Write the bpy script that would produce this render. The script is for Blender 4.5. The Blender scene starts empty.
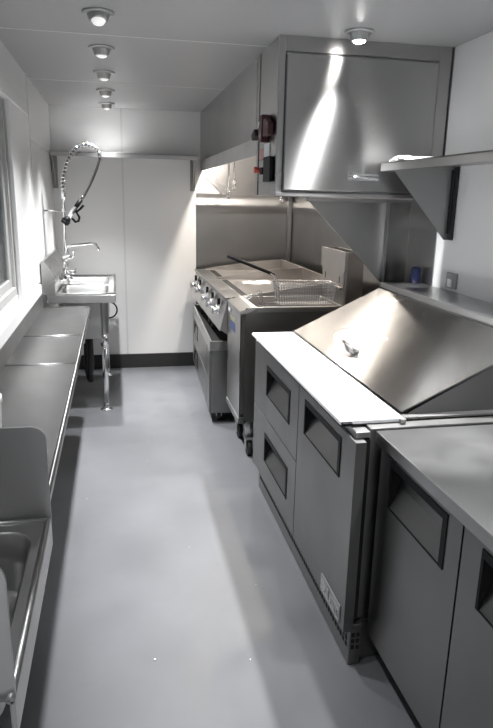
import bpy, bmesh, math, random
from mathutils import Vector, Matrix
random.seed(4)
PI = math.pi
SC = bpy.context.scene
COL = SC.collection

# ------------------------------------------------------------------ materials
def mat(name, base=(.8,.8,.8), rough=.5, metal=0., **kw):
    m = bpy.data.materials.new(name); m.use_nodes = True
    nt = m.node_tree; p = nt.nodes['Principled BSDF']
    p.inputs['Base Color'].default_value = (*base, 1)
    p.inputs['Roughness'].default_value = rough
    p.inputs['Metallic'].default_value = metal
    for k, v in kw.items():
        p.inputs[k].default_value = v
    return m

def noise_chain(m, scale, lo, hi, sock, detail=4., stretch=(1,1,1), dist=0.):
    nt = m.node_tree; N = nt.nodes; L = nt.links; p = N['Principled BSDF']
    tc = N.new('ShaderNodeTexCoord'); mp = N.new('ShaderNodeMapping'); no = N.new('ShaderNodeTexNoise'); mr = N.new('ShaderNodeMapRange')
    mp.inputs['Scale'].default_value = stretch
    no.inputs['Scale'].default_value = scale; no.inputs['Detail'].default_value = detail; no.inputs['Distortion'].default_value = dist
    mr.inputs['From Min'].default_value = .3; mr.inputs['From Max'].default_value = .7
    mr.inputs['To Min'].default_value = lo; mr.inputs['To Max'].default_value = hi
    L.new(tc.outputs['Object'], mp.inputs['Vector']); L.new(mp.outputs['Vector'], no.inputs['Vector'])
    L.new(no.outputs['Fac'], mr.inputs['Value'])
    if sock: L.new(mr.outputs['Result'], p.inputs[sock])
    return mr

def color_noise(m, scale, c0, c1, detail=5., stretch=(1,1,1), lo=.3, hi=.7):
    nt = m.node_tree; N = nt.nodes; L = nt.links; p = N['Principled BSDF']
    mr = noise_chain(m, scale, 0, 1, None, detail, stretch)
    mr.inputs['From Min'].default_value = lo; mr.inputs['From Max'].default_value = hi
    mx = N.new('ShaderNodeMix'); mx.data_type = 'RGBA'
    mx.inputs[6].default_value = (*c0, 1); mx.inputs[7].default_value = (*c1, 1)
    L.new(mr.outputs['Result'], mx.inputs[0]); L.new(mx.outputs[2], p.inputs['Base Color'])
    return mx

def bump(m, scale, strength, dist=.001, stretch=(1,1,1), detail=3.):
    nt = m.node_tree; N = nt.nodes; L = nt.links; p = N['Principled BSDF']
    mr = noise_chain(m, scale, 0, 1, None, detail, stretch)
    b = N.new('ShaderNodeBump'); b.inputs['Strength'].default_value = strength; b.inputs['Distance'].default_value = dist
    L.new(mr.outputs['Result'], b.inputs['Height']); L.new(b.outputs['Normal'], p.inputs['Normal'])

def steel(name, base=(.56,.555,.55), rough=(.26,.36), aniso=.7, tangent=(0,0,1), stretch=(1,1,1), wave=.0):
    """brushed stainless steel: the highlight is drawn out along the tangent, the brush runs across it"""
    m = mat(name, base, rough[0], 1.)
    nt = m.node_tree; N = nt.nodes; L = nt.links; p = N['Principled BSDF']
    p.inputs['Anisotropic'].default_value = aniso
    cv = N.new('ShaderNodeCombineXYZ')
    for i in range(3): cv.inputs[i].default_value = tangent[i] + (.031,.047,.023)[i]
    L.new(cv.outputs[0], p.inputs['Tangent'])
    noise_chain(m, 3.5, rough[0], rough[1], 'Roughness', 2., stretch)
    d = tuple(b*.86 for b in base)
    color_noise(m, 2.3, d, base, 2., stretch)
    if wave: bump(m, 1.6, wave, .02, stretch, 1.)
    return m

S_VERT  = steel('brushed_steel_upright', base=(.46,.456,.452), tangent=(0,0,1), aniso=.75)
S_HOOD  = steel('brushed_steel_hood', base=(.46,.456,.452), rough=(.265,.27), tangent=(0,0,1), aniso=1.)
S_TOP   = steel('brushed_steel_top', base=(.37,.37,.37), tangent=(1,0,0), aniso=.45, rough=(.28,.38), wave=.06)
S_WORK  = steel('worktop_steel', base=(.50,.50,.50), tangent=(1,0,0), aniso=.3, rough=(.30,.40))
S_LID   = steel('brushed_steel_lid', base=(.56,.55,.54), tangent=(.87,0,.48), aniso=.98, rough=(.21,.28), wave=.05)
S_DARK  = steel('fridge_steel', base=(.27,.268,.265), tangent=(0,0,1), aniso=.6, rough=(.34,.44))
S_WARM  = steel('griddle_steel', base=(.46,.44,.425), tangent=(.5,.6,.6), aniso=.2, rough=(.30,.45))
S_CLAD  = steel('wall_sheet_steel', base=(.36,.357,.354), tangent=(1,1,0), aniso=.4, rough=(.30,.33))
S_LIP   = steel('pale_satin_steel', base=(.62,.61,.60), aniso=.2, rough=(.5,.6))
S_DULL  = steel('dull_steel', base=(.40,.40,.40), aniso=.2, rough=(.4,.5))
CHROME  = mat('chrome', (.78,.78,.79), .10, 1.)
GALV    = mat('zinc_plated_metal', (.5,.5,.51), .35, 1.)
BLACK   = mat('black_plastic', (.006,.006,.007), .5, 0., **{'Specular IOR Level':.2})
RUBBER  = mat('black_rubber', (.018,.018,.019), .6)
HOSEM   = mat('grey_braided_hose', (.16,.16,.16), .4, .6)
GASKET  = mat('dark_gasket', (.008,.008,.008), .7)
BOARD   = mat('white_cutting_board', (.86,.87,.88), .42); bump(BOARD, 300, .05, .0005)
WALLM   = mat('white_wall_panel', (.72,.72,.72), .28); bump(WALLM, 55, .05, .002, (1,1,1), 2.); 
SEAM    = mat('panel_joint_strip', (.62,.62,.62), .4)
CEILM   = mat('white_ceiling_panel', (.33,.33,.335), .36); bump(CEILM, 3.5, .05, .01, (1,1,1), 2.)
FLOORM  = mat('grey_vinyl_floor', (.42,.42,.43), .42)
mx = color_noise(FLOORM, 2.2, (.106,.110,.118), (.136,.140,.150), 7.)
noise_chain(FLOORM, 4., .36, .52, 'Roughness')
bump(FLOORM, 420, .06, .0006)
def specks(m, scale, thr, col):
    nt = m.node_tree; N = nt.nodes; L = nt.links; p = N['Principled BSDF']
    src = p.inputs['Base Color'].links[0].from_socket
    tc = N.new('ShaderNodeTexCoord'); v = N.new('ShaderNodeTexVoronoi'); v.inputs['Scale'].default_value = scale
    c = N.new('ShaderNodeMath'); c.operation = 'LESS_THAN'; c.inputs[1].default_value = thr
    m2 = N.new('ShaderNodeMix'); m2.data_type = 'RGBA'; m2.inputs[7].default_value = (*col, 1)
    L.new(tc.outputs['Object'], v.inputs['Vector']); L.new(v.outputs['Distance'], c.inputs[0])
    L.new(c.outputs[0], m2.inputs[0]); L.new(src, m2.inputs[6]); L.new(m2.outputs[2], p.inputs['Base Color'])
specks(FLOORM, 7., .018, (.75,.75,.74))
BASEB   = mat('dark_baseboard_vinyl', (.02,.02,.021), .45)
FRAMEM  = mat('painted_window_frame', (.42,.42,.415), .4)
SILLM   = mat('white_sill', (.70,.70,.70), .35)
PAPER   = mat('white_paper', (.82,.82,.82), .6)
PINK    = mat('pink_sticker_paper', (.62,.38,.36), .6)
RED     = mat('dark_red_enamel', (.055,.008,.010), .4)
REDB    = mat('red_button', (.5,.06,.04), .4)
BLUE    = mat('blue_plastic', (.006,.012,.06), .4)
YELLOW  = mat('yellow_print', (.30,.27,.12), .5)
BLUEP   = mat('blue_print', (.05,.07,.17), .5)
GREY    = mat('grey_plastic', (.30,.30,.30), .5)
LAMPBODY= mat('grey_lamp_metal', (.42,.42,.42), .35, .6)
def emit(name, col, s):
    m = mat(name, (.8,.8,.8), .4)
    p = m.node_tree.nodes['Principled BSDF']
    p.inputs['Emission Color'].default_value = (*col, 1); p.inputs['Emission Strength'].default_value = s
    return m
LENS = emit('lit_lamp_lens', (1,.98,.95), .30)
LENSB = emit('bright_lamp_lens', (1,.98,.95), 45.)
HOODLENS = emit('lit_hood_globe', (1,.86,.66), 6.)
GLASS = bpy.data.materials.new('window_glass'); GLASS.use_nodes = True
nt = GLASS.node_tree; nt.nodes.clear()
o_ = nt.nodes.new('ShaderNodeOutputMaterial'); t_ = nt.nodes.new('ShaderNodeBsdfTransparent'); g_ = nt.nodes.new('ShaderNodeBsdfGlossy')
x_ = nt.nodes.new('ShaderNodeMixShader'); f_ = nt.nodes.new('ShaderNodeFresnel'); f_.inputs[0].default_value = 1.5
t_.inputs[0].default_value = (.80,.86,.88,1); g_.inputs['Roughness'].default_value = .03
nt.links.new(f_.outputs[0], x_.inputs[0]); nt.links.new(t_.outputs[0], x_.inputs[1]); nt.links.new(g_.outputs[0], x_.inputs[2]); nt.links.new(x_.outputs[0], o_.inputs[0])

# ------------------------------------------------------------------ plan -> metres
# each thing was drawn in its own plan; place() sets where that plan lies in the room (lengths along the room were drawn short by KY)
KY = 1.185
PL = [0., 0., 0., 1., 0.]
def place(tx, ty, tz): PL[:] = [tx, ty, tz, KY, .043]
def raw(): PL[:] = [0., 0., 0., 1., 0.]
def W(p): return (p[0]+PL[0], p[1]*PL[3]+PL[1], p[2]+PL[2]+PL[4]*max(p[2]-1.6, 0.))

# ------------------------------------------------------------------ mesh builder
class MB:
    def __init__(self): self.bm = bmesh.new(); self.mi = 0
    def _m(self, faces):
        for f in faces: f.material_index = self.mi
        return faces
    def box(self, x0,x1,y0,y1,z0,z1, bev=0, seg=2):
        bm = self.bm
        v = [bm.verts.new(W(p)) for p in ((x0,y0,z0),(x1,y0,z0),(x1,y1,z0),(x0,y1,z0),(x0,y0,z1),(x1,y0,z1),(x1,y1,z1),(x0,y1,z1))]
        fs = [bm.faces.new([v[i] for i in q]) for q in ((3,2,1,0),(4,5,6,7),(0,1,5,4),(1,2,6,5),(2,3,7,6),(3,0,4,7))]
        self._m(fs)
        if bev:
            es = list({e for f in fs for e in f.edges})
            r = bmesh.ops.bevel(bm, geom=es, offset=bev, segments=seg, profile=.5, affect='EDGES')
            self._m(r['faces'])
        return self
    def prism(self, pts, axis, a0, a1, bev=0):
        """polygon pts in the two other axes (cyclic order x,y,z without `axis`), swept along axis"""
        def P(p, a):
            return W({'x':(a,p[0],p[1]), 'y':(p[0],a,p[1]), 'z':(p[0],p[1],a)}[axis])
        bm = self.bm
        A = [bm.verts.new(P(p,a0)) for p in pts]; B = [bm.verts.new(P(p,a1)) for p in pts]
        n = len(pts); fs = [bm.faces.new(A[::-1]), bm.faces.new(B)]
        for i in range(n): fs.append(bm.faces.new((A[i],A[(i+1)%n],B[(i+1)%n],B[i])))
        bmesh.ops.recalc_face_normals(bm, faces=fs); self._m(fs)
        if bev:
            r = bmesh.ops.bevel(bm, geom=list({e for f in fs for e in f.edges}), offset=bev, segments=2, profile=.5, affect='EDGES'); self._m(r['faces'])
        return self
    def cyl(self, p0, p1, r0, r1=None, n=20, smooth=True):
        return self.tube([p0,p1], [r0, r0 if r1 is None else r1], n, smooth)
    def tube(self, pts, r, n=10, smooth=True, closed=False):
        bm = self.bm; pts = [Vector(W(p)) for p in pts]; k = len(pts)
        rs = r if isinstance(r,(list,tuple)) else [r]*k
        rings = []; ref = None
        for i,p in enumerate(pts):
            if closed: t = pts[(i+1)%k]-pts[i-1]
            else: t = pts[min(i+1,k-1)]-pts[max(i-1,0)]
            t.normalize()
            if ref is None:
                ref = Vector((0,0,1)) if abs(t.z)<.9 else Vector((1,0,0))
            u = (ref - t*ref.dot(t))
            if u.length < 1e-5: u = t.orthogonal()
            u.normalize(); w = t.cross(u); ref = u
            rings.append([bm.verts.new(p + (u*math.cos(2*PI*j/n)+w*math.sin(2*PI*j/n))*rs[i]) for j in range(n)])
        fs = []
        for i in range(k if closed else k-1):
            a,b = rings[i], rings[(i+1)%k]
            for j in range(n):
                f = bm.faces.new((a[j],a[(j+1)%n],b[(j+1)%n],b[j])); f.smooth = smooth; fs.append(f)
        if not closed:
            fs.append(bm.faces.new(rings[0][::-1])); fs.append(bm.faces.new(rings[-1]))
        self._m(fs); return self
    def lathe(self, prof, c, n=32, smooth=True):
        """prof = [(radius, z)...] about the vertical through c"""
        bm = self.bm; rings = []; c = W(c)
        for r,z in prof:
            if r < 1e-6: rings.append([bm.verts.new((c[0],c[1],c[2]+z))])
            else: rings.append([bm.verts.new((c[0]+r*math.cos(2*PI*j/n), c[1]+r*math.sin(2*PI*j/n), c[2]+z)) for j in range(n)])
        fs = []
        for a,b in zip(rings, rings[1:]):
            for j in range(n):
                q = [a[j%len(a)], a[(j+1)%len(a)], b[(j+1)%len(b)], b[j%len(b)]]
                q = [v for i,v in enumerate(q) if v not in q[:i]]
                if len(q) >= 3:
                    f = bm.faces.new(q); f.smooth = smooth; fs.append(f)
        bmesh.ops.recalc_face_normals(bm, faces=fs); self._m(fs); return self
    def quad(self, *pts):
        f = self.bm.faces.new([self.bm.verts.new(W(p)) for p in pts]); f.material_index = self.mi; return self
    def basin(self, x0,x1,y0,y1,zt,depth, rc=.05, flare=.015, n=6, wall=None):
        """open bowl with rounded corners, seen from above, thin wall folded down from the rim"""
        bm = self.bm
        (x0,y0,zt),(x1,y1,_) = W((x0,y0,zt)),W((x1,y1,zt))
        def loop(inset, z, r):
            a0,a1,b0,b1 = x0+inset,x1-inset,y0+inset,y1-inset; out = []
            for cx,cy,s in ((a1-r,b1-r,0),(a0+r,b1-r,1),(a0+r,b0+r,2),(a1-r,b0+r,3)):
                for j in range(n+1):
                    t = (s + j/n)*PI/2; out.append(bm.verts.new((cx+r*math.cos(t), cy+r*math.sin(t), z)))
            return out
        Ls = [loop(0,zt,rc), loop(.004,zt-.004,rc), loop(flare*.6,zt-depth*.5,rc), loop(flare,zt-depth+.03,rc*.95), loop(flare+.012,zt-depth+.008,rc*.85), loop(flare+.04,zt-depth,rc*.6)]
        fs = []
        for a,b in zip(Ls,Ls[1:]):
            for j in range(len(a)):
                f = bm.faces.new((a[j],a[(j+1)%len(a)],b[(j+1)%len(a)],b[j])); f.smooth = True; fs.append(f)
        fs.append(bm.faces.new(Ls[-1])); self._m(fs); return Ls[0]
    def rim_plate(self, x0,x1,y0,y1, hole, z):
        """flat plate between a rectangle and the hole loop of a basin"""
        bm = self.bm; n = len(hole); q = n//4
        c = [bm.verts.new(W(p)) for p in ((x1,y1,z),(x0,y1,z),(x0,y0,z),(x1,y0,z))]; fs = []
        for s in range(4):
            for j in range(s*q, s*q+q-1): fs.append(bm.faces.new((c[s], hole[j+1], hole[j])))
            fs.append(bm.faces.new((c[s], c[(s+1)%4], hole[((s+1)*q)%n], hole[s*q+q-1])))
        bmesh.ops.recalc_face_normals(bm, faces=fs); self._m(fs); return self
_org = {}
def thing(name, label, cat, loc, group=None, rz=0):
    o = bpy.data.objects.new(name, None); COL.objects.link(o); o.empty_display_size = .1
    loc = W(loc); o.location = loc; o.rotation_euler = (0,0,rz)
    o['label'] = label; o['category'] = cat
    if group: o['group'] = group
    _org[o.name] = Vector(loc)
    return o
def origin(o):
    if o is None: return Vector((0,0,0))
    return _org[o.name]
def part(name, mb, m, parent, **kw):
    off = origin(parent)
    bmesh.ops.translate(mb.bm, verts=mb.bm.verts, vec=-off)
    me = bpy.data.meshes.new(name); mb.bm.normal_update(); mb.bm.to_mesh(me); mb.bm.free()
    for q in (m if isinstance(m,(list,tuple)) else [m]): me.materials.append(q)
    o = bpy.data.objects.new(name, me); COL.objects.link(o); o.parent = parent
    _org[o.name] = off
    if kw.get('solid'):
        s = o.modifiers.new('thickness','SOLIDIFY'); s.thickness = kw['solid']; s.offset = kw.get('offset',0)
    if kw.get('bevel'):
        b = o.modifiers.new('edges','BEVEL'); b.width = kw['bevel']; b.segments = 2; b.limit_method = 'ANGLE'; b.angle_limit = math.radians(40)
    if kw.get('label'): o['label'] = kw['label']
    return o
def single(name, mb, m, label, cat, group=None, **kw):
    vs = mb.bm.verts; lo = [min(v.co[i] for v in vs) for i in range(3)]; hi = [max(v.co[i] for v in vs) for i in range(3)]
    off = Vector(((lo[0]+hi[0])/2,(lo[1]+hi[1])/2,lo[2]))
    bmesh.ops.translate(mb.bm, verts=vs, vec=-off)
    me = bpy.data.meshes.new(name); mb.bm.normal_update(); mb.bm.to_mesh(me); mb.bm.free()
    for q in (m if isinstance(m,(list,tuple)) else [m]): me.materials.append(q)
    o = bpy.data.objects.new(name, me); COL.objects.link(o); o.location = off
    _org[o.name] = off
    if label: o['label'] = label; o['category'] = cat
    if group: o['group'] = group
    if kw.get('solid'):
        s = o.modifiers.new('thickness','SOLIDIFY'); s.thickness = kw['solid']; s.offset = 0
    if kw.get('bevel'):
        b = o.modifiers.new('edges','BEVEL'); b.width = kw['bevel']; b.segments = 2; b.limit_method = 'ANGLE'
    return o
def struct(name, mb, m, parent=None, **kw):
    if parent is None:
        o = single(name, mb, m, None, None, **kw); o['kind'] = 'structure'
    else: o = part(name, mb, m, parent, **kw)
    return o

# ------------------------------------------------------------------ setting
XL, XR, YF, YN, ZC = -.53, 1.645, 5.90, -2.0, 2.33
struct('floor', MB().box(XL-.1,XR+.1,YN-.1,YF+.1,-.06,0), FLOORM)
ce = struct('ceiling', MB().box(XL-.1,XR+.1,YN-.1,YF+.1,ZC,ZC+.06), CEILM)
b = MB()
for y in (-.65, .67, 1.99, 3.31, 4.635): b.box(XL,XR,y-.006,y+.006,ZC-.0015,ZC)
struct('joint_strip', b, SEAM, ce)
wf = struct('wall_far', MB().box(XL-.1,XR+.1,YF,YF+.08,0,ZC), WALLM)
struct('joint_strip', MB().box(.064,.080,YF-.003,YF,.14,ZC), SEAM, wf)
struct('wall_near', MB().box(XL-.1,XR+.1,YN-.08,YN,0,ZC), WALLM)
wr = struct('wall_right', MB().box(XR,XR+.08,YN,YF,0,ZC), WALLM)
# left wall with the serving window opening
WY0, WY1, WZ0, WZ1 = 1.0, 3.54, 1.07, 2.05
b = MB().box(XL-.08,XL,YN,WY0,0,ZC).box(XL-.08,XL,WY1,YF,0,ZC).box(XL-.08,XL,WY0,WY1,0,WZ0).box(XL-.08,XL,WY0,WY1,WZ1,ZC)
wl = struct('wall_left', b, WALLM)
b = MB().box(XL,XL+.003,4.47,4.486,1.06,ZC).box(XL,XL+.003,4.486,YF,1.93,1.944)
struct('joint_strip', b, SEAM, wl)
struct('baseboard_far', MB().box(XL,.72,YF-.012,YF,0,.135, .003), BASEB)
struct('baseboard_left', MB().box(XL,XL+.012,YN,YF-.012,0,.135, .003), BASEB)
# the steel sheets behind the cooking line, with a bulge added near the top to catch a bright band
def glint_bulge():
    p = [(0,0),(.004,0),(.004,1.45)]
    for j in range(1,17):
        t = j/16; p.append((.004+.011*math.sin(PI*t)**2, 1.45+.15*t))
    return p+[(.004,1.635),(0,1.635)]
struct('trim_1', MB().prism([(YF-d,z) for d,z in glint_bulge()],'x',.727,XR-.001), S_CLAD)
struct('trim_2', MB().prism([(XR-d,z) for d,z in glint_bulge()],'y',3.06,YF-.013).box(XR-.004,XR,3.06,3.16,1.635,ZC), S_CLAD)
struct('trim_3', MB().box(XR-.05,XR-.012,YF-.05,YF-.012,0,1.63,.004), S_CLAD)
# ceiling closure strip along the hood
struct('trim_4', MB().box(.792,.80,3.10,5.89,2.318,ZC), S_DULL)

# window: casing, frame, sash, glass, sill
w = MB()
cx0, cx1 = XL, XL+.022
w.box(cx0,cx1,WY1-.01,4.20,1.03,2.12,.004).box(cx0,cx1,.86,WY0+.01,1.03,2.12,.004)
w.box(cx0,cx1+.008,.86,4.22,2.055,2.14,.004)
win = struct('window_1', w, SILLM)
f = MB(); a,bx = XL-.06, XL-.005
f.box(a,bx,WY0,WY1,WZ0,WZ0+.045,.003).box(a,bx,WY0,WY1,WZ1-.04,WZ1,.003).box(a,bx,WY1-.04,WY1,WZ0+.045,WZ1-.04,.003).box(a,bx,WY0,WY0+.04,WZ0+.045,WZ1-.04,.003)
struct('window_frame', f, FRAMEM, win)
s = MB(); a,bx = XL-.05, XL-.022
for y0,y1 in ((2.26,3.50),(1.04,2.31)):
    if y0 < 1.5: a,bx = XL-.075, XL-.05
    s.box(a,bx,y0,y0+.04,WZ0+.045,WZ1-.04,.003).box(a,bx,y1-.06,y1,WZ0+.045,WZ1-.04,.003)
    s.box(a,bx,y0+.04,y1-.06,WZ0+.045,WZ0+.09,.003).box(a,bx,y0+.04,y1-.06,WZ1-.075,WZ1-.04,.003)
struct('sash', s, FRAMEM, win)
g = MB().box(XL-.038,XL-.034,2.30,3.44,WZ0+.09,WZ1-.075).box(XL-.065,XL-.061,1.08,2.25,WZ0+.09,WZ1-.075)
struct('glass', g, GLASS, win)
struct('window_sill', MB().box(XL-.005,XL+.04,.80,4.25,.965,1.028,.004), SILLM, win)

# ------------------------------------------------------------------ lamps
def spot(x, y, watts, ang=88, blend=1., col=(.995,.997,1), z=ZC-.062, r=.028):
    l = bpy.data.lights.new('downlight_beam','SPOT'); l.energy = watts; l.spot_size = math.radians(ang); l.spot_blend = blend
    l.shadow_soft_size = r; l.color = col
    o = bpy.data.objects.new('downlight_beam', l); COL.objects.link(o); o.location = (x,y,z)
    return o
LW = 54.; RW = 92.
row = [5.63,4.94,4.25,3.575,2.925]
order = ['farthest from the camera, nearest the far wall','second from the far wall in the row over the aisle','middle one of the five over the aisle','fourth from the far wall in the row over the aisle','nearest to the camera of the five over the aisle']
def downlight(x, y, label, group, lens=None, tilt=0):
    t = thing('ceiling_downlight', label, 'ceiling light', (x,y,ZC), group)
    part('trim_ring', MB().lathe([(.066,0),(.067,-.005),(.060,-.009),(.046,-.010),(.046,0)], (x,y,ZC), 40), LAMPBODY, t)
    def turn(mb):
        bmesh.ops.rotate(mb.bm, verts=mb.bm.verts, cent=Vector((x,y,ZC-.012)), matrix=Matrix.Rotation(tilt,3,'X')); return mb
    part('housing', turn(MB().lathe([(.046,-.004),(.045,-.016),(.041,-.020),(.039,-.036),(.034,-.042),(.030,-.042),(.029,-.036),(.0,-.036)], (x,y,ZC), 36)), LAMPBODY, t)
    part('lens', turn(MB().lathe([(.0285,-.0375),(.024,-.045),(.014,-.050),(.0,-.052)], (x,y,ZC), 28)), lens or LENS, t, label='lit lens')
for y, d in zip(row, order):
    downlight(-.044, y, 'small round ceiling downlight, ' + d, 'downlights in a row over the aisle', None, math.radians(-22) if y < 3 else 0)
    spot(-.044, y, LW*2.2 if y > 5.5 else LW*2.3 if y > 4 else LW*1.5, 66 if y > 5.5 else 92, .6 if y > 5.5 else 1.)
for y in (2.26,1.6,.94,.28): spot(-.044, y, LW*.9 if y > 2 else LW*.36)
downlight(1.093, 2.91, 'lit round ceiling downlight directly in front of the hood cabinet, over the white board', 'downlights over the right worktops', LENSB)
for y in (2.91,2.25,1.6,.94,.28,-.4,-1.05,-1.7): spot(1.093, y, RW if y > 2 else RW*.4, 84 if y > 2.5 else 66, .9 if y > 2.5 else .3)  # those behind the camera are unseen, added to brighten the rear
for y in (-.4,-1.05,-1.7): spot(-.044, y, RW, 66, .3)  # unseen lamps added behind the camera to light the rear walls

# ------------------------------------------------------------------ left: counter
place(.044,.076,-.016); WL = XL-.044
ct = thing('steel_counter', 'long narrow stainless counter under the window with raised seams', 'counter', (-.39,2.4,.86))
ZT = .86
b = MB()
n = 8; r = .05
def cpoly(x0,x1,y0,y1,r):
    p = [(x0,y0),(x1,y0)]
    for j in range(n+1):
        t = j/n*PI/2; p.append((x1-r+r*math.cos(t), y1-r+r*math.sin(t)))
    return p+[(x0,y1)]
b.prism(cpoly(WL+.001,-.236,1.137,3.69,r), 'z', ZT-.03, ZT-.004)
part('worktop', b, S_TOP, ct, bevel=.003)
b = MB()
pts = [(-.243,1.14,ZT-.004),(-.243,3.635,ZT-.004)]
for j in range(n+1):
    t = j/n*PI/2; pts.append((-.243-.045+.045*math.cos(t), 3.638+.045*math.sin(t), ZT-.004))
pts.append((WL+.02,3.683,ZT-.004))
b.tube(pts, .007, 10)
part('rolled_edge', b, S_DARK, ct)
part('backsplash', MB().box(WL+.001,WL+.014,1.137,3.69,ZT-.004,ZT+.17,.003), S_TOP, ct)
for y in (2.90,2.38):
    b = MB().tube([(WL+.014,y,ZT-.005),(-.245,y+.012,ZT-.005)], .007, 8)
    part('seam_ridge', b, S_TOP, ct)
for y in (3.4,2.2,1.3):
    part('bracket', MB().prism([(WL+.001,ZT-.03),(-.30,ZT-.03),(WL+.001,ZT-.26)],'y',y-.003,y+.003), S_DULL, ct)
# white object standing on the counter, cut by the picture's edge

place(.037,.0725,-.010); WL = XL-.037
# near hand sink
hs = thing('hand_sink', 'small stainless hand sink with steel splash guards at each end', 'sink', (-.38,.88,.865))
ZR = .868
b = MB()
hole = b.basin(-.52,-.242,.70,1.08,ZR-.004,.16,.06)
b.rim_plate(WL+.001,-.218,.645,1.125,hole,ZR-.004)
part('bowl', b, S_TOP, hs, solid=.0015)
b = MB()
b.tube([(-.218,.645,ZR-.004),(-.218,1.115,ZR-.004)], .007, 10).tube([(-.218,1.115,ZR-.004),(WL+.01,1.115,ZR-.004)], .007, 10)
part('rolled_rim', b, S_TOP, hs)
part('apron', MB().box(-.2195,-.211,.645,1.126,ZR-.075,ZR-.004,.002), S_VERT, hs)
def splash(y, z1):
    p = [(WL+.002,ZR-.01),(-.211,ZR-.01)]
    rr = .035
    for j in range(7):
        t = j/6*PI/2; p.append((-.211-rr+rr*math.cos(t), z1-rr+rr*math.sin(t)))
    p.append((WL+.002,z1))
    b = MB().prism(p,'y',y-.0025,y+.0025)
    part('side_splash', b, S_WORK, hs, bevel=.001)
splash(1.130, 1.095); splash(.655, 1.10)
b = MB().tube([(-.36,.87,ZR-.165),(-.36,.87,.62),(-.36,.90,.58),(-.40,.92,.58),(WL+.001,.93,.58)], .018, 12)
part('drain_pipe', b, GASKET, hs)

# ------------------------------------------------------------------ left: compartment sink
place(.044,.07,-.018); WL = XL-.044
sk = thing('compartment_sink', 'free-standing stainless two-bowl sink in the far left corner', 'sink', (-.3,4.2,0))
SX0,SX1,SY0,SY1,SZ = WL+.007,-.068,3.80,4.72,.93
b = MB()
h1 = b.basin(-.47,-.115,3.86,4.235,SZ-.006,.33,.04,.01)
b.rim_plate(SX0+.02,SX1-.01,SY0+.01,4.26,h1,SZ-.006)
h2 = b.basin(-.47,-.115,4.285,4.66,SZ-.006,.33,.04,.01)
b.rim_plate(SX0+.02,SX1-.01,4.26,SY1-.01,h2,SZ-.006)
part('bowls', b, S_DULL, sk, solid=.002)
b = MB().tube([(SX0+.03,SY0,SZ),(SX1,SY0,SZ),(SX1,SY1,SZ),(SX0+.03,SY1,SZ)], .011, 10)
part('rolled_rim', b, CHROME if False else S_TOP, sk)
part('bowl_divider', MB().box(-.475,-.11,4.245,4.275,SZ-.012,SZ-.002,.003), S_TOP, sk)
b = MB().box(SX0+.03,SX1+.004,SY0-.012,SY0-.004,SZ-.062,SZ-.004,.002).box(SX1-.004,SX1+.006,SY0-.01,SY1,SZ-.045,SZ-.004,.002)
part('apron', b, S_VERT, sk)
part('bowl_shell', MB().box(-.478,-.165,3.852,4.24,SZ-.345,SZ-.05,.012).box(-.478,-.165,4.28,4.668,SZ-.345,SZ-.05,.012), S_VERT, sk)
b = MB().prism([(SX0,.93),(-.478,.93),(-.478,1.06),(-.545,1.165),(SX0,1.165)],'y',SY0-.012,SY1, .003)
part('backsplash', b, S_VERT, sk)
place(.08,.13,0.)
for i,(x,y) in enumerate(((-.195,3.845),(-.195,4.66),(-.50,3.86),(-.50,4.66))):
    g = part('leg', MB().cyl((x,y,.07),(x,y,SZ-.34),.0205).cyl((x,y,SZ-.42),(x,y,SZ-.33),.026), CHROME, sk)
    part('foot', MB().lathe([(.0,0),(.045,0),(.045,.006),(.02,.012),(.017,.05),(.02,.075),(0,.075)],(x,y,0),24), CHROME, g)
place(.06,.10,0.)
b = MB().tube([(-.29,4.05,SZ-.345),(-.29,4.05,.30),(-.30,4.07,.22),(-.30,4.12,.16),(-.33,4.30,.16),(-.34,4.45,.24),(-.34,4.47,SZ-.345)], .026, 14)
part('drain_pipe', b, RUBBER, sk)
b = MB().cyl((-.35,3.98,.50),(-.35,3.98,SZ-.345),.03).tube([(-.35,3.98,.52),(-.35,3.90,.47)], .008)
part('drain_valve', b, GALV, sk)
pts = [(-.165,4.0,.81)]
for j in range(13):
    t = PI/2 - j/12*PI; pts.append((-.135+.062*math.cos(t), 4.0, .75+.062*math.sin(t)))
pts.append((-.165,4.0,.69))
part('drain_lever', MB().tube(pts,.006,8), RUBBER, sk)

place(.030,-.014,-.020); WL = XL-.030
# pre-rinse tap on the sink
PX, PY = -.415, 4.2
fa = thing('pre_rinse_tap', 'tall chrome pre-rinse tap with sprung hose and black spray head', 'tap', (PX,PY,1.0))
b = MB().box(-.453,-.40,4.03,4.37,1.005,1.045,.012).cyl((-.4535,4.08,1.02),(-.43,4.08,1.02),.03).cyl((-.4535,4.32,1.02),(-.43,4.32,1.02),.03)
b.cyl((PX,PY,1.03),(PX,PY,1.16),.02).lathe([(0,0),(.026,0),(.028,.02),(.022,.04),(0,.04)],(PX,PY,1.13))
part('valve_body', b, CHROME, fa)
for y in (4.05,4.35):
    b = MB().cyl((-.40,y,1.025),(-.36,y,1.025),.018,.014).tube([(-.365,y,1.025),(-.355,y-.05 if y<4.2 else y+.05,1.045)],[.008,.006],8).tube([(-.365,y-.02,1.025),(-.365,y+.02,1.025)],.011,8)
    part('tap_handle', b, CHROME, fa)
part('riser_pipe', MB().cyl((PX,PY,1.15),(PX+.012,PY,1.61),.0095,None,14), CHROME, fa)
part('hose_collar', MB().cyl((PX+.010,PY,1.585),(PX+.013,PY,1.66),.018,None,18), CHROME, fa)
b = MB().cyl((WL+.001,PY,1.50),(WL+.012,PY,1.50),.024).cyl((WL+.01,PY,1.50),(PX+.012,PY,1.50),.006).cyl((PX+.008,PY,1.49),(PX+.008,PY,1.515),.016)
part('wall_bracket', b, CHROME, fa)
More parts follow.
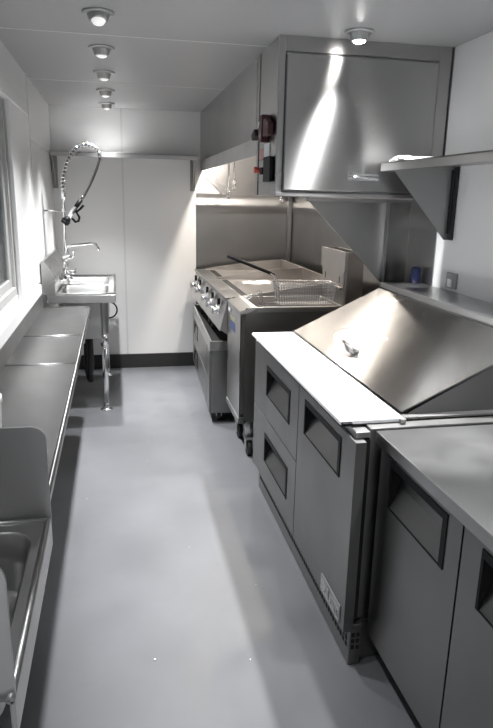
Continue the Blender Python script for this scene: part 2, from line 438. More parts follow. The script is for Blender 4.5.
ctrl = [(-.402,1.62),(-.400,1.716),(-.372,1.823),(-.331,1.898),(-.28,1.944),(-.216,1.960),(-.163,1.945),(-.138,1.912),(-.138,1.856),(-.173,1.764),(-.221,1.67),(-.267,1.595)]
def crom(P, per=8):
    P = [Vector((p[0],PY,p[1])) for p in P]; Q = [P[0]*2-P[1]]+P+[P[-1]*2-P[-2]]; out=[]
    for i in range(1,len(Q)-2):
        for j in range(per):
            t=j/per; a,b_,c,d = Q[i-1],Q[i],Q[i+1],Q[i+2]
            out.append(.5*((2*b_)+(c-a)*t+(2*a-5*b_+4*c-d)*t*t+(3*b_-a-3*c+d)*t**3))
    return out+[P[-1]]
path = crom(ctrl, 8)
part('hose', MB().tube(path, .0095, 10), HOSEM, fa)
# helical spring around the first two thirds of the hose
fine = crom(ctrl[:9], 60); tot = len(fine); hel = []
acc = 0.
for i in range(tot-1):
    T = (fine[i+1]-fine[i]); acc += T.length; T.normalize(); Nn = Vector((0,1,0)); Bn = T.cross(Nn)
    ph = acc/.026*2*PI
    hel.append(fine[i] + (Nn*math.cos(ph)+Bn*math.sin(ph))*.0165)
part('spring', MB().tube(hel, .0042, 6), CHROME, fa)
d = Vector((-.083,0,-.111)).normalized()
p0 = Vector((-.262,PY,1.607))
b = MB().tube([p0, p0+d*.03, p0+d*.13, p0+d*.205], [.014,.012,.020,.017], 16)
sp = part('spray_valve', b, CHROME, fa)
part('grip', MB().cyl(p0+d*.028, p0+d*.135, .016, .018), BLACK, sp)
part('nozzle', MB().cyl(p0+d*.195, p0+d*.225, .022, .034).cyl(p0+d*.225, p0+d*.25, .034, .028), BLACK, sp)
part('squeeze_lever', MB().tube([(-.262,PY,1.545),(-.285,PY,1.52),(-.318,PY,1.492),(-.298,PY,1.455),(-.305,PY,1.428),(-.328,PY,1.42),(-.352,PY,1.448)], .009, 8), BLACK, sp)
b = MB().tube([(-.398,PY,1.15),(-.402,PY,1.215),(-.392,PY,1.238),(-.37,PY,1.246),(-.22,PY,1.262),(-.188,PY,1.256),(-.172,PY,1.232),(-.165,PY,1.208)], [.010,.010,.010,.010,.010,.012,.011,.010], 12)
part('add_on_spout', b, CHROME, fa)
part('spout_valve', MB().cyl((PX,PY-.01,1.16),(-.365,PY-.01,1.16),.017).tube([(-.37,PY-.01,1.155),(-.35,PY-.01,1.175),(-.352,PY-.01,1.205)],.008,8), CHROME, fa)

raw()
# shelf on the far wall
fs = thing('wall_shelf', 'narrow stainless shelf running across the far wall above the sink', 'shelf', (.09,5.78,1.93), 'stainless wall shelves')
part('shelf_board', MB().box(-.515,.71,5.65,5.896,1.94,1.946).box(-.515,.71,5.65,5.656,1.908,1.946), S_VERT, fs, bevel=.0015)
for x in (-.505,.695):
    part('bracket', MB().prism([(5.898,1.94),(5.67,1.94),(5.898,1.66)],'x',x-.002,x+.002).box(x-.022,x+.022,5.885,5.898,1.65,1.94), S_DARK, fs)

# ------------------------------------------------------------------ exhaust hood
place(-.002,.06,.006)
HX = .77
hd = thing('exhaust_hood', 'long stainless exhaust hood over the cooking line with slanted open underside', 'hood', (1.2,3.85,1.61))
def end(y): return MB().prism([(HX,2.297),(HX,1.815),(.975,1.615),(1.638,1.615),(1.638,2.297)],'y',y-.004,y+.004)
part('hood_front', MB().box(HX,HX+.008,2.935,4.93,1.90,2.297), S_HOOD, hd)
part('front_lip', MB().prism([(HX,1.90),(HX+.008,1.90),(HX+.014,1.83),(HX+.014,1.815),(HX+.004,1.815)],'y',2.935,4.93), S_LIP, hd)
part('end_panel', end(4.92), S_VERT, hd)
part('end_panel', end(2.939), S_VERT, hd)
part('hood_roof', MB().box(HX+.009,1.638,2.944,4.915,2.285,2.297), S_VERT, hd)
b = MB()
for k in range(5):
    y0 = 2.96+k*.372; y1 = y0+.36
    b.prism([(1.30,2.24),(1.33,2.25),(1.60,1.70),(1.57,1.69)],'y',y0,y1)
    for j in range(9):
        yy = y0+.03+j*.037; b.prism([(1.293,2.235),(1.30,2.24),(1.57,1.69),(1.563,1.685)],'y',yy,yy+.014)
part('grease_filters', b, S_DULL, hd)
part('grease_gutter', MB().prism([(1.54,1.62),(1.638,1.62),(1.638,1.72),(1.632,1.72),(1.632,1.628),(1.546,1.628),(1.546,1.66),(1.54,1.66)],'y',2.95,4.91), S_VERT, hd)
for x,y,z in ((.88,4.2,1.62),(.925,4.2,1.68),(1.16,3.7,1.60)):
    b = MB().cyl((x,y,2.284),(x,y,z+.03),.008,None,12).cyl((x,y,z+.03),(x,y,z),.014,.011)
    pi = part('suppression_pipe', b, CHROME, hd)
    part('nozzle_cap', MB().tube([(x,y,z),(x+.012,y,z-.02),(x,y,z-.035),(x-.012,y,z-.02),(x,y,z)],.004,8), CHROME, pi)
for ly in (3.42,4.30):
    hl = part('hood_lamp', MB().lathe([(.065,0),(.065,-.014),(.05,-.02),(0,-.02)],(.93,ly,2.284)), GALV, hd)
    part('globe', MB().lathe([(.046,-.02),(.048,-.045),(.038,-.068),(.018,-.078),(0,-.08)],(.93,ly,2.284)), HOODLENS, hl)
    l = bpy.data.lights.new('hood_lamp_light','POINT'); l.energy = 30; l.color = (1,.91,.81); l.shadow_soft_size = .03
    o = bpy.data.objects.new('hood_lamp_light', l); COL.objects.link(o); o.location = W((.93,ly,2.284-.10))
# the tapering skirt below the near end
b = MB().prism([(1.02,1.603),(1.638,1.603),(1.638,.95),(1.60,.95),(1.52,1.11)],'y',2.80,2.808)
part('side_skirt', b, S_HOOD, hd)
part('skirt_flange', MB().box(1.498,1.506,2.786,2.80,1.13,1.584).box(1.02,1.638,2.788,2.80,1.585,1.602), S_DULL, hd)

# cabinet at the near end of the hood
CY0, CY1, CZ = 2.54, 2.932, 1.612
hc = thing('hood_end_cabinet', 'tall stainless cabinet box closing the near end of the hood', 'cabinet', (1.2,2.73,CZ))
b = MB().box(HX,1.638,CY0+.006,CY1,CZ,2.296,.004)
part('body', b, S_HOOD, hc)
b = MB().box(HX-.002,HX+.028,CY0-.004,CY0+.012,CZ,2.297,.002).box(1.575,1.638,CY0-.004,CY0+.012,CZ,2.297,.002).box(HX+.028,1.575,CY0-.004,CY0+.012,2.23,2.297,.002).box(HX-.004,1.638,CY0-.010,CY0+.012,CZ-.006,CZ+.014,.003)
part('front_frame', b, S_VERT, hc)
dr = part('door', MB().box(HX+.034,1.568,CY0-.014,CY0+.004,CZ+.022,2.222,.004), S_HOOD, hc)
b = MB().tube([(1.15,CY0-.014,1.700),(1.15,CY0-.042,1.700),(1.155,CY0-.046,1.700),(1.275,CY0-.046,1.700),(1.28,CY0-.042,1.700),(1.28,CY0-.014,1.700)], .006, 10)
b.box(1.135,1.295,CY0-.017,CY0-.013,1.685,1.715,.001)
part('handle', b, CHROME, dr)
part('side_seam', MB().box(HX-.002,HX+.001,CY1-.06,CY1-.052,CZ,2.29), GASKET, hc)
# pull station, switch box, stickers on the side of that cabinet
raw()
SX = .767
ps = thing('fire_pull_station', 'dark red fire pull station on the side of the hood cabinet', 'alarm', (SX,3.27,1.88))
part('housing', MB().prism([(3.14,1.90),(3.35,1.90),(3.36,1.955),(3.32,1.985),(3.20,1.985),(3.13,1.955)],'x',SX-.03,SX-.001,.006), RED, ps)
part('mounting_tab', MB().prism([(3.25,1.875),(3.30,1.875),(3.31,2.005),(3.24,2.005)],'x',SX-.036,SX-.001,.004), RED, ps)
part('pull_handle', MB().prism([(3.355,1.915),(3.44,1.895),(3.46,1.925),(3.39,1.95)],'x',SX-.045,SX-.012,.005), BLACK, ps, label='black pull handle')
part('plate', MB().box(SX-.022,SX-.001,3.362,3.40,1.955,1.985,.001), PAPER, ps, label='small white plate')
sw = thing('switch_box', 'black switch box with grey cover and red button under the pull station', 'switch', (SX,3.26,1.68))
part('box', MB().box(SX-.018,SX-.001,3.125,3.272,1.682,1.802,.003), BLACK, sw)
part('cover_plate', MB().box(SX-.012,SX-.001,3.275,3.40,1.685,1.793,.002), LAMPBODY, sw)
part('button', MB().cyl((SX-.012,3.385,1.745),(SX-.040,3.385,1.745),.016), REDB, sw)
part('selector', MB().box(SX-.022,SX-.012,3.28,3.335,1.72,1.755,.002), BLACK, sw)
single('sticker', MB().box(SX-.003,SX-.001,3.205,3.322,1.808,1.87), PAPER, 'white paper sticker above the black switch box', 'sticker', 'stickers above the switch box')
single('sticker', MB().box(SX-.003,SX-.001,3.332,3.435,1.80,1.85), PINK, 'pinkish paper sticker above the grey switch cover', 'sticker', 'stickers above the switch box')

# ------------------------------------------------------------------ recessed-handle front
def front(name, parent, X, th, y0,y1,z0,z1, hr, m, depth=.028, pm=None):
    """door or drawer front facing -X with a pocket pull sunk into it"""
    h0,h1,k0,k1 = hr
    b = MB(); bm = b.bm
    O = [bm.verts.new(W((X,*p))) for p in ((y0,z0),(y1,z0),(y1,z1),(y0,z1))]
    I = [bm.verts.new(W((X,*p))) for p in ((h0,k0),(h1,k0),(h1,k1),(h0,k1))]
    K = [bm.verts.new(W((X+th,*p))) for p in ((y0,z0),(y1,z0),(y1,z1),(y0,z1))]
    fs = []
    for i in range(4):
        j = (i+1)%4
        fs.append(bm.faces.new((O[i],O[j],I[j],I[i]))); fs.append(bm.faces.new((O[j],O[i],K[i],K[j])))
    fs.append(bm.faces.new(K))
    bmesh.ops.recalc_face_normals(bm, faces=fs)
    if fs[0].normal.x > 0: bmesh.ops.reverse_faces(bm, faces=fs)
    o = part(name, b, m, parent)
    w = .023
    b = MB()
    b.box(X-.003,X+.004,h0-w,h1+w*.5,k1,k1+w,.001).box(X-.003,X+.004,h0-w,h0,k0-.004,k1,.001).box(X-.003,X+.004,h1,h1+w*.5,k0-.004,k1,.001).box(X-.002,X+.003,h0,h1,k0-.004,k0)
    b.quad((X,h0,k1),(X,h1,k1),(X+depth,h1,k1),(X+depth,h0,k1))
    for yy in (h0+.0005,h1-.0005): b.quad((X,yy,k0),(X,yy,k1),(X+depth,yy,k1),(X+depth,yy,k1-.01))
    h = part('handle', b, BLACK, o, label='black recessed handle')
    part('handle_plate', MB().prism([(X+depth,k1),(X+depth,k1-.01),(X+.001,k0),(X+.006,k0),(X+depth+.003,k1)],'y',h0,h1) if False else MB().quad((X+depth,h0,k1),(X+depth,h1,k1),(X+depth,h1,k1-.01),(X+depth,h0,k1-.01)).quad((X+depth,h0,k1-.01),(X+depth,h1,k1-.01),(X+.001,h1,k0),(X+.001,h0,k0)), pm or m, o)
    return o

# ------------------------------------------------------------------ prep table
place(.035,.155,.005)
PXF, PY0, PY1 = .69, 1.327, 2.60
pt = thing('prep_refrigerator', 'stainless prep fridge with slanted steel lid, two drawers and a door', 'refrigerator', (1.15,1.97,0))
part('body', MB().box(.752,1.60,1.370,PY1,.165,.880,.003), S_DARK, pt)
part('front_rail', MB().box(.70,.751,1.362,PY1-.005,.852,.8735,.003), S_VERT, pt)
part('gasket', MB().box(.728,.752,1.362,PY1-.01,.17,.845), GASKET, pt)
raw()
b = MB().box(.755,.80,1.752,3.20,.004,.166,.003)
b.mi = 1
for k in range(52):
    y = 1.77+k*.027
    for z in (.075,.10,.125): b.box(.7535,.756,y,y+.015,z-.008,z+.008)
for k in range(2):
    for z in (.075,.10,.125): b.box(.763+k*.018,.775+k*.018,1.7505,1.753,z-.008,z+.008)
part('vent_grille', b, [S_DARK, GASKET], pt)
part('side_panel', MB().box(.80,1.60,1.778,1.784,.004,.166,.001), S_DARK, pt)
place(.035,.155,0)
for x,y in ((.85,1.43),(.85,2.52),(1.5,1.43),(1.5,2.52)):
    part('foot', MB().cyl((x,y,0),(x,y,.17),.03), BLACK, pt)
raw()
FXP = .725
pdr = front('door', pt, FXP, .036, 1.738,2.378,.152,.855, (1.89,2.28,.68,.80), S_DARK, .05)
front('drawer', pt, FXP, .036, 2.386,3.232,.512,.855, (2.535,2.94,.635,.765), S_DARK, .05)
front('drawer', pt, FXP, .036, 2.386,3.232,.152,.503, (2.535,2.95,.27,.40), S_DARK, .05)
# badge with the maker's lettering
part('badge', MB().box(FXP-.004,FXP-.0005,1.775,1.978,.165,.232,.001), GREY, pdr, label='small metal badge with raised lettering')
part('badge_border', MB().box(FXP-.0055,FXP-.004,1.775,1.978,.228,.232).box(FXP-.0055,FXP-.004,1.775,1.978,.165,.169).box(FXP-.0055,FXP-.004,1.775,1.779,.169,.228).box(FXP-.0055,FXP-.004,1.974,1.978,.169,.228), CHROME, pdr)
part('badge_emblem', MB().prism([(1.968,.178),(1.935,.178),(1.92,.198),(1.935,.219),(1.968,.219)],'x',FXP-.006,FXP-.004), CHROME, pdr)
cu = bpy.data.curves.new('badge_lettering','FONT'); cu.body = 'True'; cu.size = .066; cu.extrude = .001; cu.align_x = 'CENTER'; cu.align_y = 'CENTER'
tmp = bpy.data.objects.new('tmp', cu); COL.objects.link(tmp)
me = bpy.data.meshes.new_from_object(tmp.evaluated_get(bpy.context.evaluated_depsgraph_get()))
bpy.data.objects.remove(tmp); me.materials.clear(); me.materials.append(CHROME)
to = bpy.data.objects.new('badge_lettering', me); COL.objects.link(to); to.parent = pdr
to.location = Vector((FXP-.006,1.845,.199))-origin(pdr); to.rotation_euler = (PI/2,0,-PI/2)
place(.027,.172,.016)
# lid: slanted plate, hinge cap, side cheeks
LX0, LZ0, LX1, LZ1, LY0, LY1 = .905, .890, 1.385, 1.120, 1.43, 2.565
lid = part('lid', MB().prism([(LX0,LZ0),(LX0+.006,LZ0-.002),(LX1,LZ1-.008),(LX1,LZ1)],'y',LY0,LY1), S_LID, pt)
b = MB().tube([(.995,1.99,.933),(.975,1.99,.962),(.975,2.08,.962),(.995,2.08,.933)], .007, 10)
b.prism([(.955,.914),(1.010,.9405),(1.008,.9455),(.953,.919)],'y',1.975,2.095)
part('lid_handle', b, CHROME, lid)
part('hinge_cap', MB().box(1.392,1.612,LY0-.01,LY1+.005,1.122,1.152,.003), S_WORK, pt)
part('hinge_gap', MB().box(1.384,1.394,LY0,LY1,1.10,1.125), GASKET, pt)
for y in (LY0-.001,LY1-.004):
    part('side_cheek', MB().prism([(LX0+.008,.875),(1.606,.875),(1.606,1.12),(1.39,1.12)],'y',y,y+.005), S_DARK, pt)
part('pan_rail', MB().box(.902,1.606,LY0-.03,LY1+.02,.8735,.881,.002), S_VERT, pt)
part('lid_back', MB().box(1.40,1.606,LY0+.006,LY1-.006,.886,1.12), S_DARK, pt)
place(.036,.148,.0085)
cb = MB().box(.662,.887,1.41,2.585,.8785,.8925,.003)
cbt = thing('cutting_board', 'long white plastic cutting board along the front of the prep fridge', 'cutting board', (.78,2.0,.8785))
part('board', cb, BOARD, cbt)
for y0,y1 in ((1.395,1.409),):
    part('board_clip', MB().box(.665,.70,y0,y1,.879,.890,.002), BLACK, cbt, label='dark end clip')
    part('board_clip', MB().box(.868,.887,y0,y1,.8785,.894,.002), GREY, cbt, label='grey end clip')

# ------------------------------------------------------------------ undercounter unit, near right
raw()
UX, UY1, UY0 = .82, 1.770, -.20
uc = thing('undercounter_refrigerator', 'stainless undercounter fridge with flat worktop at the near right', 'refrigerator', (1.2,.8,0))
part('worktop', MB().box(.803,1.64,UY0,UY1,.842,.881,.003), S_WORK, uc)
part('body', MB().box(.862,1.62,UY0+.01,UY1-.004,.13,.841,.002), S_DARK, uc)
part('gasket', MB().box(.851,.862,UY0+.02,1.72,.14,.835), GASKET, uc)
part('toe_kick', MB().box(.90,1.60,UY0+.02,UY1-.03,.0,.13), GASKET, uc)
front('door', uc, UX, .03, 1.253,1.752,.13,.834, (1.345,1.665,.66,.795), S_DARK, .05)
front('door', uc, UX, .03, .72,1.245,.13,.834, (.83,1.15,.66,.795), S_DARK, .05)
front('door', uc, UX, .03, .19,.712,.13,.834, (.30,.62,.66,.795), S_DARK, .05)

# ------------------------------------------------------------------ right wall shelf and small wall things
place(-.006,.165,-.003)
rs = thing('wall_shelf', 'stainless shelf on triangular bracket on the right wall above the worktops', 'shelf', (1.45,1.6,1.745), 'stainless wall shelves')
part('shelf_board', MB().box(1.262,1.648,.3,2.35,1.765,1.771).box(1.262,1.268,.3,2.35,1.735,1.771).box(1.262,1.648,2.344,2.35,1.735,1.771), S_VERT, rs, bevel=.001)
for y in (2.338,.9):
    part('bracket', MB().prism([(1.645,1.764),(1.305,1.764),(1.62,1.42),(1.645,1.42)],'y',y-.003,y+.003), S_DULL, rs)
    part('bracket_flange', MB().box(1.642,1.648,y-.036,y-.003,1.42,1.764).box(1.628,1.638,y-.006,y-.003,1.45,1.75), RUBBER, rs)
b = MB(); bm = b.bm; vs = {}
for i in range(13):
    for j in range(7):
        y = 2.18+i*.0125; x = 1.29+j*.055
        h = .004+.022*abs(math.sin(i*.9+j*.5))*math.sin(PI*i/12)+.004*random.random()
        vs[i,j] = bm.verts.new(W((x+random.uniform(-.006,.006), y+random.uniform(-.004,.004), 1.772+h)))
for i in range(12):
    for j in range(6): bm.faces.new((vs[i,j],vs[i+1,j],vs[i+1,j+1],vs[i,j+1]))
single('plastic_sheet', b, PAPER, 'white crumpled sheet lying on the far end of the right wall shelf', 'sheet', solid=.0015)
place(0,.198,.024)
ou = thing('wall_outlet', 'small square grey power outlet on the right wall above the steel cap', 'outlet', (XR,2.25,1.155))
part('plate', MB().box(XR-.012,XR,2.205,2.285,1.158,1.235,.002), S_DULL, ou)
part('socket', MB().box(XR-.02,XR-.011,2.228,2.262,1.165,1.205,.003), PAPER, ou, label='white socket')
place(.022,.175,.0165)
single('coupling', MB().lathe([(0,0),(.030,0),(.031,.035),(.026,.05),(.026,.075),(.020,.085),(0,.085)],(1.578,2.53,1.1525),28), BLUE, 'dark blue plastic coupling standing on the steel cap by the steel wall sheet', 'fitting')

# ------------------------------------------------------------------ cooking line: chef base (turned a little)
place(.054,.176,0)
BASE_ANG = math.radians(-2.4)
cbse = thing('chef_base', 'low stainless drawer base under the griddles with raised rim', 'refrigerator', (.565,3.42,0), rz=BASE_ANG)
def L(mb):          # built in its own frame: origin at the near front corner
    bmesh.ops.translate(mb.bm, verts=mb.bm.verts, vec=Vector((.565,KY*3.42,0))); return mb
BL, BD = 1.33, .83
part('body', L(MB().box(.012,BD,.012,BL,.085,.555,.003)), S_DARK, cbse)
part('tray_mat', L(MB().box(.02,BD-.01,.02,BL-.02,.565,.570)), GASKET, cbse, label='dark tray surface')
b = MB().box(0,BD,0,BL,.555,.565,.001).box(0,.016,0,BL,.565,.622,.003).box(.016,BD,0,.016,.565,.622,.003).box(.016,BD,BL-.016,BL,.565,.622,.003)
part('top_tray', L(b), S_VERT, cbse)
def Lfront(y0,y1,z0,z1,hr):
    o = front('drawer', cbse, .565-.002, .014, 3.42+y0,3.42+y1,z0,z1,(3.42+hr[0],3.42+hr[1],hr[2],hr[3]), S_DARK, .012)
Lfront(.19,BL-.02,.325,.545,(.86,1.12,.40,.50)); Lfront(.19,BL-.02,.095,.315,(.86,1.12,.15,.26))
part('corner_panel', L(MB().box(-.002,.012,.02,.18,.095,.545,.002)), S_DARK, cbse)
for x,y in ((.08,.09),(.08,BL-.09),(BD-.08,.09),(BD-.08,BL-.09)):
    c = part('caster', L(MB().tube([(x-.012,y,.042),(x+.012,y,.042)],.040,20)), RUBBER, cbse)
    part('caster_fork', L(MB().box(x-.02,x-.015,y-.015,y+.02,.035,.087).box(x+.015,x+.02,y-.015,y+.02,.035,.087).box(x-.025,x+.025,y-.025,y+.025,.078,.087)), GALV, c)

place(.039,.155,0)
# griddles
def griddle(label, y0, y1, knobs, dark):
    t = thing('griddle', label, 'griddle', (1.05,(y0+y1)/2,.62), 'griddles side by side')
    xf = .655
    part('body', MB().prism([(xf+.02,.945),(xf-.03,.74),(xf+.03,.70),(1.49,.70),(1.49,.945)],'y',y0+.004,y1-.004), S_WARM, t)
    part('control_panel', MB().prism([(xf+.012,.925),(xf-.036,.735),(xf-.030,.733),(xf+.018,.925)],'y',y0+.002,y1-.002), S_VERT, t)
    part('front_ledge', MB().box(xf,.775,y0+.001,y1-.001,.945,.958,.003), S_TOP, t)
    part('grease_trough', MB().box(.776,.842,y0+.004,y1-.004,.925,.9545), S_WARM, t)
    part('trough_shade_strip', MB().box(.785,.829,y0+.08,y1-.06,.9546,.9572), GASKET, t, label='dark strip for the shaded grease slot')  # shade inside the slot put in as a dark strip at plate level
    part('griddle_plate', MB().box(.842,1.465,y0+.012,y1-.012,.925,.950,.002), S_WARM, t)
    for y in (y0+.001, y1-.013):
        part('side_splash', MB().prism([(xf+.10,.945),(1.49,.945),(1.49,1.045),(1.25,1.035),(xf+.10,.966)],'y',y,y+.012), S_WARM, t)
    part('rear_splash', MB().box(1.468,1.49,y0+.001,y1-.001,.945,1.05,.003), S_WARM, t)
    for y in knobs:
        zc = .845; xx = xf-.011
        k = part('knob', MB().cyl((xx+.002,y,zc),(xx-.012,y,zc-.003),.038,.036,24).cyl((xx-.012,y,zc-.003),(xx-.036,y,zc-.008),.022,.019,20), CHROME, t)
        part('knob_grip', MB().box(xx-.050,xx-.022,y-.004,y+.004,zc-.030,zc+.018,.002), CHROME, k)
        part('valve_stem', MB().box(xx-.010,xx+.01,y-.007,y+.007,zc+.034,zc+.080,.002), BLACK, k, label='black stem over the knob')
    for x,y in ((.72,y0+.07),(.72,y1-.07),(1.38,y0+.07),(1.38,y1-.07)):
        part('foot', MB().cyl((x,y,.5705),(x,y,.70),.02,.024), S_DULL, t)
    return t
griddle('narrower stainless gas griddle against the far wall with two knobs', 4.145, 4.72, (4.30,4.55), True)
griddle('wider stainless gas griddle beside the fryer with three knobs', 3.285, 4.14, (3.46,3.70,3.94), False)
b = MB(); bm = b.bm; vs = {}
for i in range(9):
    for j in range(6):
        x = .93+i*.03; y = 3.86+j*.035+.012*math.sin(i*1.3)+.02*i/8
        vs[i,j] = bm.verts.new(W((x+random.uniform(-.006,.006), y, .9515+.006*random.random()*(1 if 0<i<8 else .2))))
for i in range(8):
    for j in range(5):
        if (i,j) not in ((0,0),(0,4),(7,0),(3,4),(1,4),(7,1)): bm.faces.new((vs[i,j],vs[i+1,j],vs[i+1,j+1],vs[i,j+1]))
single('paper_scrap', b, PAPER, 'torn white scrap lying on the plate of the wider griddle', 'scrap', solid=.001)

# ------------------------------------------------------------------ fryer
place(.045,.165,.002)
FX, FY0, FY1, FZ = .675, 2.89, 3.268, .968
fr = thing('deep_fryer', 'upright stainless floor fryer on casters with open tank and tall flue', 'fryer', (1.1,3.08,0))
b = MB().box(FX+.02,1.419,FY0,FY0+.006,.245,FZ-.004).box(FX+.02,1.419,FY1-.006,FY1,.245,FZ-.004).box(1.413,1.419,FY0+.006,FY1-.006,.245,FZ-.004).box(FX+.02,1.419,FY0+.006,FY1-.006,.245,.255).box(FX+.02,FX+.03,FY0+.006,FY1-.006,.255,FZ-.03)
part('cabinet', b, S_DARK, fr)
fd = part('door', MB().box(FX-.012,FX+.018,FY0+.012,FY1-.008,.277,.925,.005), S_VERT, fr)
part('door_edge', MB().box(FX-.013,FX+.018,FY0+.002,FY0+.011,.277,.925,.002), CHROME, fd)
part('base_lip', MB().prism([(FX-.016,.238),(FX+.03,.232),(FX+.03,.272),(FX-.016,.272)],'y',FY0,FY1), S_VERT, fr)
part('front_ledge', MB().prism([(FX-.015,.930),(FX+.02,.930),(FX+.09,.962),(FX+.09,FZ),(FX+.06,FZ),(FX-.015,.945)],'y',FY0-.002,FY1+.002), S_VERT, fr)
part('tank_rim', MB().box(FX+.09,1.308,FY0-.002,FY0+.026,FZ-.03,FZ,.003), S_VERT, fr)
part('tank_rim', MB().box(FX+.09,1.308,FY1-.024,FY1+.002,FZ-.03,FZ,.003), S_VERT, fr)
b = MB(); b.basin(FX+.088,1.308,FY0+.02,FY1-.02,FZ-.002,.30,.03,.02)
part('tank', b, S_WARM, fr, solid=.002)
q = [(1.315,.90),(1.315,1.293),(1.42,1.293),(1.42,.90)]
b = MB().prism(q,'y',FY0,FY0+.005).prism(q,'y',FY1-.005,FY1)
b.box(1.415,1.42,FY0+.005,FY1-.005,.90,1.293).box(1.310,1.316,FY0+.005,FY1-.005,.90,1.293)
b.box(1.316,1.33,FY0+.005,FY1-.005,1.285,1.293).box(1.405,1.415,FY0+.005,FY1-.005,1.285,1.293)
fl = part('flue', b, S_WARM, fr)
part('flue_inside', MB().box(1.317,1.414,FY0+.006,FY1-.006,1.18,1.185), GASKET, fl)
part('fryer_back', MB().box(1.421,1.50,FY0,FY1,.245,.964,.003), S_DARK, fr)
b = MB().box(1.298,1.3095,FY0,FY1,1.175,1.296,.002).box(1.302,1.3095,FY0+.02,FY1-.02,1.06,1.175,.002).box(1.285,1.302,FY0+.03,FY1-.03,1.06,1.078,.002)
hg = part('basket_hanger', b, S_WARM, fr)
part('hanger_slots', MB().box(1.3005,1.303,FY0+.07,FY0+.08,1.10,1.14).box(1.3005,1.303,FY1-.08,FY1-.07,1.10,1.14), GASKET, hg)
st = part('door_sticker', MB().box(FX-.0135,FX-.0115,3.03,3.17,.78,.84), BLUEP, fd, label='blue printed sticker')
part('sticker_band', MB().box(FX-.0137,FX-.0117,3.03,3.17,.846,.862), YELLOW, fd, label='yellow strip over the sticker')
part('maker_plate', MB().box(FX-.0135,FX-.0115,3.19,3.23,.885,.905), PAPER, fd, label='tiny white plate')
place(.055,.165,0)
for x,y in ((.735,FY0+.055),(.735,FY1-.06),(1.42,FY0+.055),(1.42,FY1-.06)):
    c = part('caster', MB().tube([(x-.014,y,.052),(x+.014,y,.052)],.050,24), RUBBER, fr)
    b = MB().cyl((x,y,.13),(x,y,.246),.026,None,18).box(x-.025,x-.018,y-.02,y+.022,.045,.115,.002).box(x+.018,x+.025,y-.02,y+.022,.045,.115,.002).box(x-.03,x+.03,y-.03,y+.03,.112,.13,.004).cyl((x-.028,y,.052),(x+.028,y,.052),.010,None,12)
    part('caster_fork', b, GALV, c)
place(.045,.165,.002)
# baskets
def basket(label, x0,x1,y0,y1,z0,z1, handle):
    t = thing('fryer_basket', label, 'fryer basket', ((x0+x1)/2,(y0+y1)/2,z0), 'fryer baskets')
    b = MB(); w = .0016
    def P(u,v,zz):
        k = (zz-z0)/(z1-z0); i = .014*(1-k); return (x0+i+(x1-x0-2*i)*u, y0+i+(y1-y0-2*i)*v, zz)
    nx, ny, nz = 22, 8, 6
    for i in range(nx+1):
        u=i/nx; b.tube([P(u,0,z1),P(u,0,z0),P(u,1,z0),P(u,1,z1)], w, 4, False)
    for j in range(ny+1):
        v=j/ny; b.tube([P(0,v,z1),P(0,v,z0),P(1,v,z0),P(1,v,z1)], w, 4, False)
    for k in range(nz):
        zz = z0+(z1-z0)*k/nz; b.tube([P(0,0,zz),P(1,0,zz),P(1,1,zz),P(0,1,zz)], w, 4, False, True)
    part('mesh', b, GALV, t)
    b = MB().tube([P(0,0,z1),P(1,0,z1),P(1,1,z1),P(0,1,z1)], .0035, 8, True, True)
    ym = (y0+y1)/2
    b.tube([(x1,ym-.04,z1),(x1+.015,ym-.04,z1+.004),(x1+.017,ym-.04,z1-.010)],.003,8).tube([(x1,ym+.04,z1),(x1+.015,ym+.04,z1+.004),(x1+.017,ym+.04,z1-.010)],.003,8)
    part('rim', b, CHROME, t)
    hx, hz, ex, ez = handle
    b = MB()
    for s in (-.022,.022): b.tube([(x0+.012,ym+s,z0+.02),(x0+.004,ym+s,z1),(hx+.004,ym+s*.8,hz-.012),(hx-.03,ym+s*.35,hz+.008)], .0038, 8)
    part('handle_wires', b, CHROME, t)
    part('handle_grip', MB().tube([(hx,ym,hz-.004),(hx-.03,ym,hz+.010),(ex,ym,ez)],[.0085,.010,.0095],12), BLACK, t, label='black coated grip')
basket('wire fryer basket on the near side of the tank with long black raised handle', .905,1.268,FY0+.035,FY0+.165,.972,1.100,(.895,1.150,.600,1.262))
basket('wire fryer basket on the far side of the tank, behind the other basket', .96,1.318,FY0+.20,FY0+.33,.915,1.07,(.955,1.08,.69,1.17)) if False else None

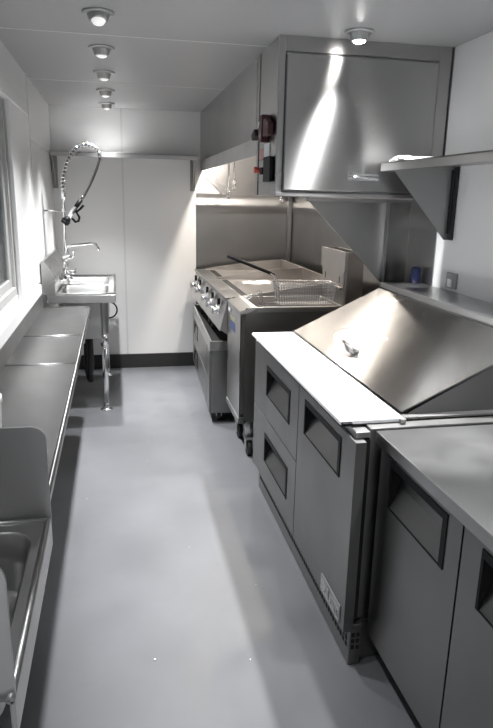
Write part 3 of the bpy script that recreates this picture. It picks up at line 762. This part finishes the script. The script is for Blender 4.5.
def low_basket():
    t = thing('fryer_basket', 'second fryer basket sunk in the tank with only its bent wire handle showing', 'fryer basket', (.95,3.17,.78), 'fryer baskets')
    b = MB(); w=.0013; x0,x1,y0,y1,z0,z1 = .86,1.27,3.085,3.215,.79,.93
    for i in range(27):
        x=x0+(x1-x0)*i/26; b.tube([(x,y0,z1),(x,y0,z0),(x,y1,z0),(x,y1,z1)],w,4,False)
    for j in range(10):
        y=y0+(y1-y0)*j/9; b.tube([(x0,y,z1),(x0,y,z0),(x1,y,z0),(x1,y,z1)],w,4,False)
    for k in range(8):
        z=z0+(z1-z0)*k/8; b.tube([(x0,y0,z),(x1,y0,z),(x1,y1,z),(x0,y1,z)],w,4,False,True)
    part('mesh', b, GALV, t)
    part('rim', MB().tube([(x0,y0,z1),(x1,y0,z1),(x1,y1,z1),(x0,y1,z1)],.0035,8,True,True), CHROME, t)
    b = MB()
    for s in (-.035,.02): b.tube([(.862,3.15+s,.925),(.85,3.15+s,1.02),(.76,3.15+s,.975)],.0055,8)
    b.tube([(.85,3.115,1.02),(.85,3.17,1.02)],.0055,8)
    part('handle_wires', b, CHROME, t)
low_basket()

raw()
# crumb on the floor
single('crumb', MB().lathe([(0,0),(.004,.001),(.0045,.003),(.002,.005),(0,.005)],(.086,1.90,0),7,False), PAPER, 'tiny pale crumb on the floor in the middle of the aisle', 'crumb')
# upright white sliver on the counter
single('plastic_tub', MB().lathe([(0,0),(.042,0),(.048,.13),(.051,.13),(.051,.15),(0,.152)],(-.415,1.95,.8445),24), PAPER, 'white plastic tub on the left counter, cut off by the picture edge', 'tub')

# ------------------------------------------------------------------ world and camera
wd = bpy.data.worlds.new('evening_sky'); SC.world = wd; wd.use_nodes = True
wb = wd.node_tree.nodes['Background']; wb.inputs[0].default_value = (.42,.50,.58,1); wb.inputs[1].default_value = .5

cam = bpy.data.cameras.new('camera'); co = bpy.data.objects.new('camera', cam); COL.objects.link(co)
cam.sensor_fit = 'VERTICAL'; cam.sensor_height = 24.; cam.lens = 24.*623.3/728; cam.clip_start = .02
pitch, yaw, roll = math.radians(14.9034), math.radians(11.8165), math.radians(1.20476)
co.location = (0,0,1.6)
co.rotation_euler = (Matrix.Rotation(-yaw,3,'Z') @ Matrix.Rotation(PI/2-pitch,3,'X') @ Matrix.Rotation(roll,3,'Z')).to_euler()
SC.camera = co
SC.cycles.use_denoising = True
SC.cycles.max_bounces = 8; SC.cycles.diffuse_bounces = 4; SC.cycles.caustics_reflective = True; SC.cycles.sample_clamp_indirect = 6.
vs_ = SC.view_settings
vs_.view_transform = 'Standard'; vs_.look = 'None'; vs_.gamma = 1; vs_.use_curve_mapping = False; vs_.exposure = 0.92
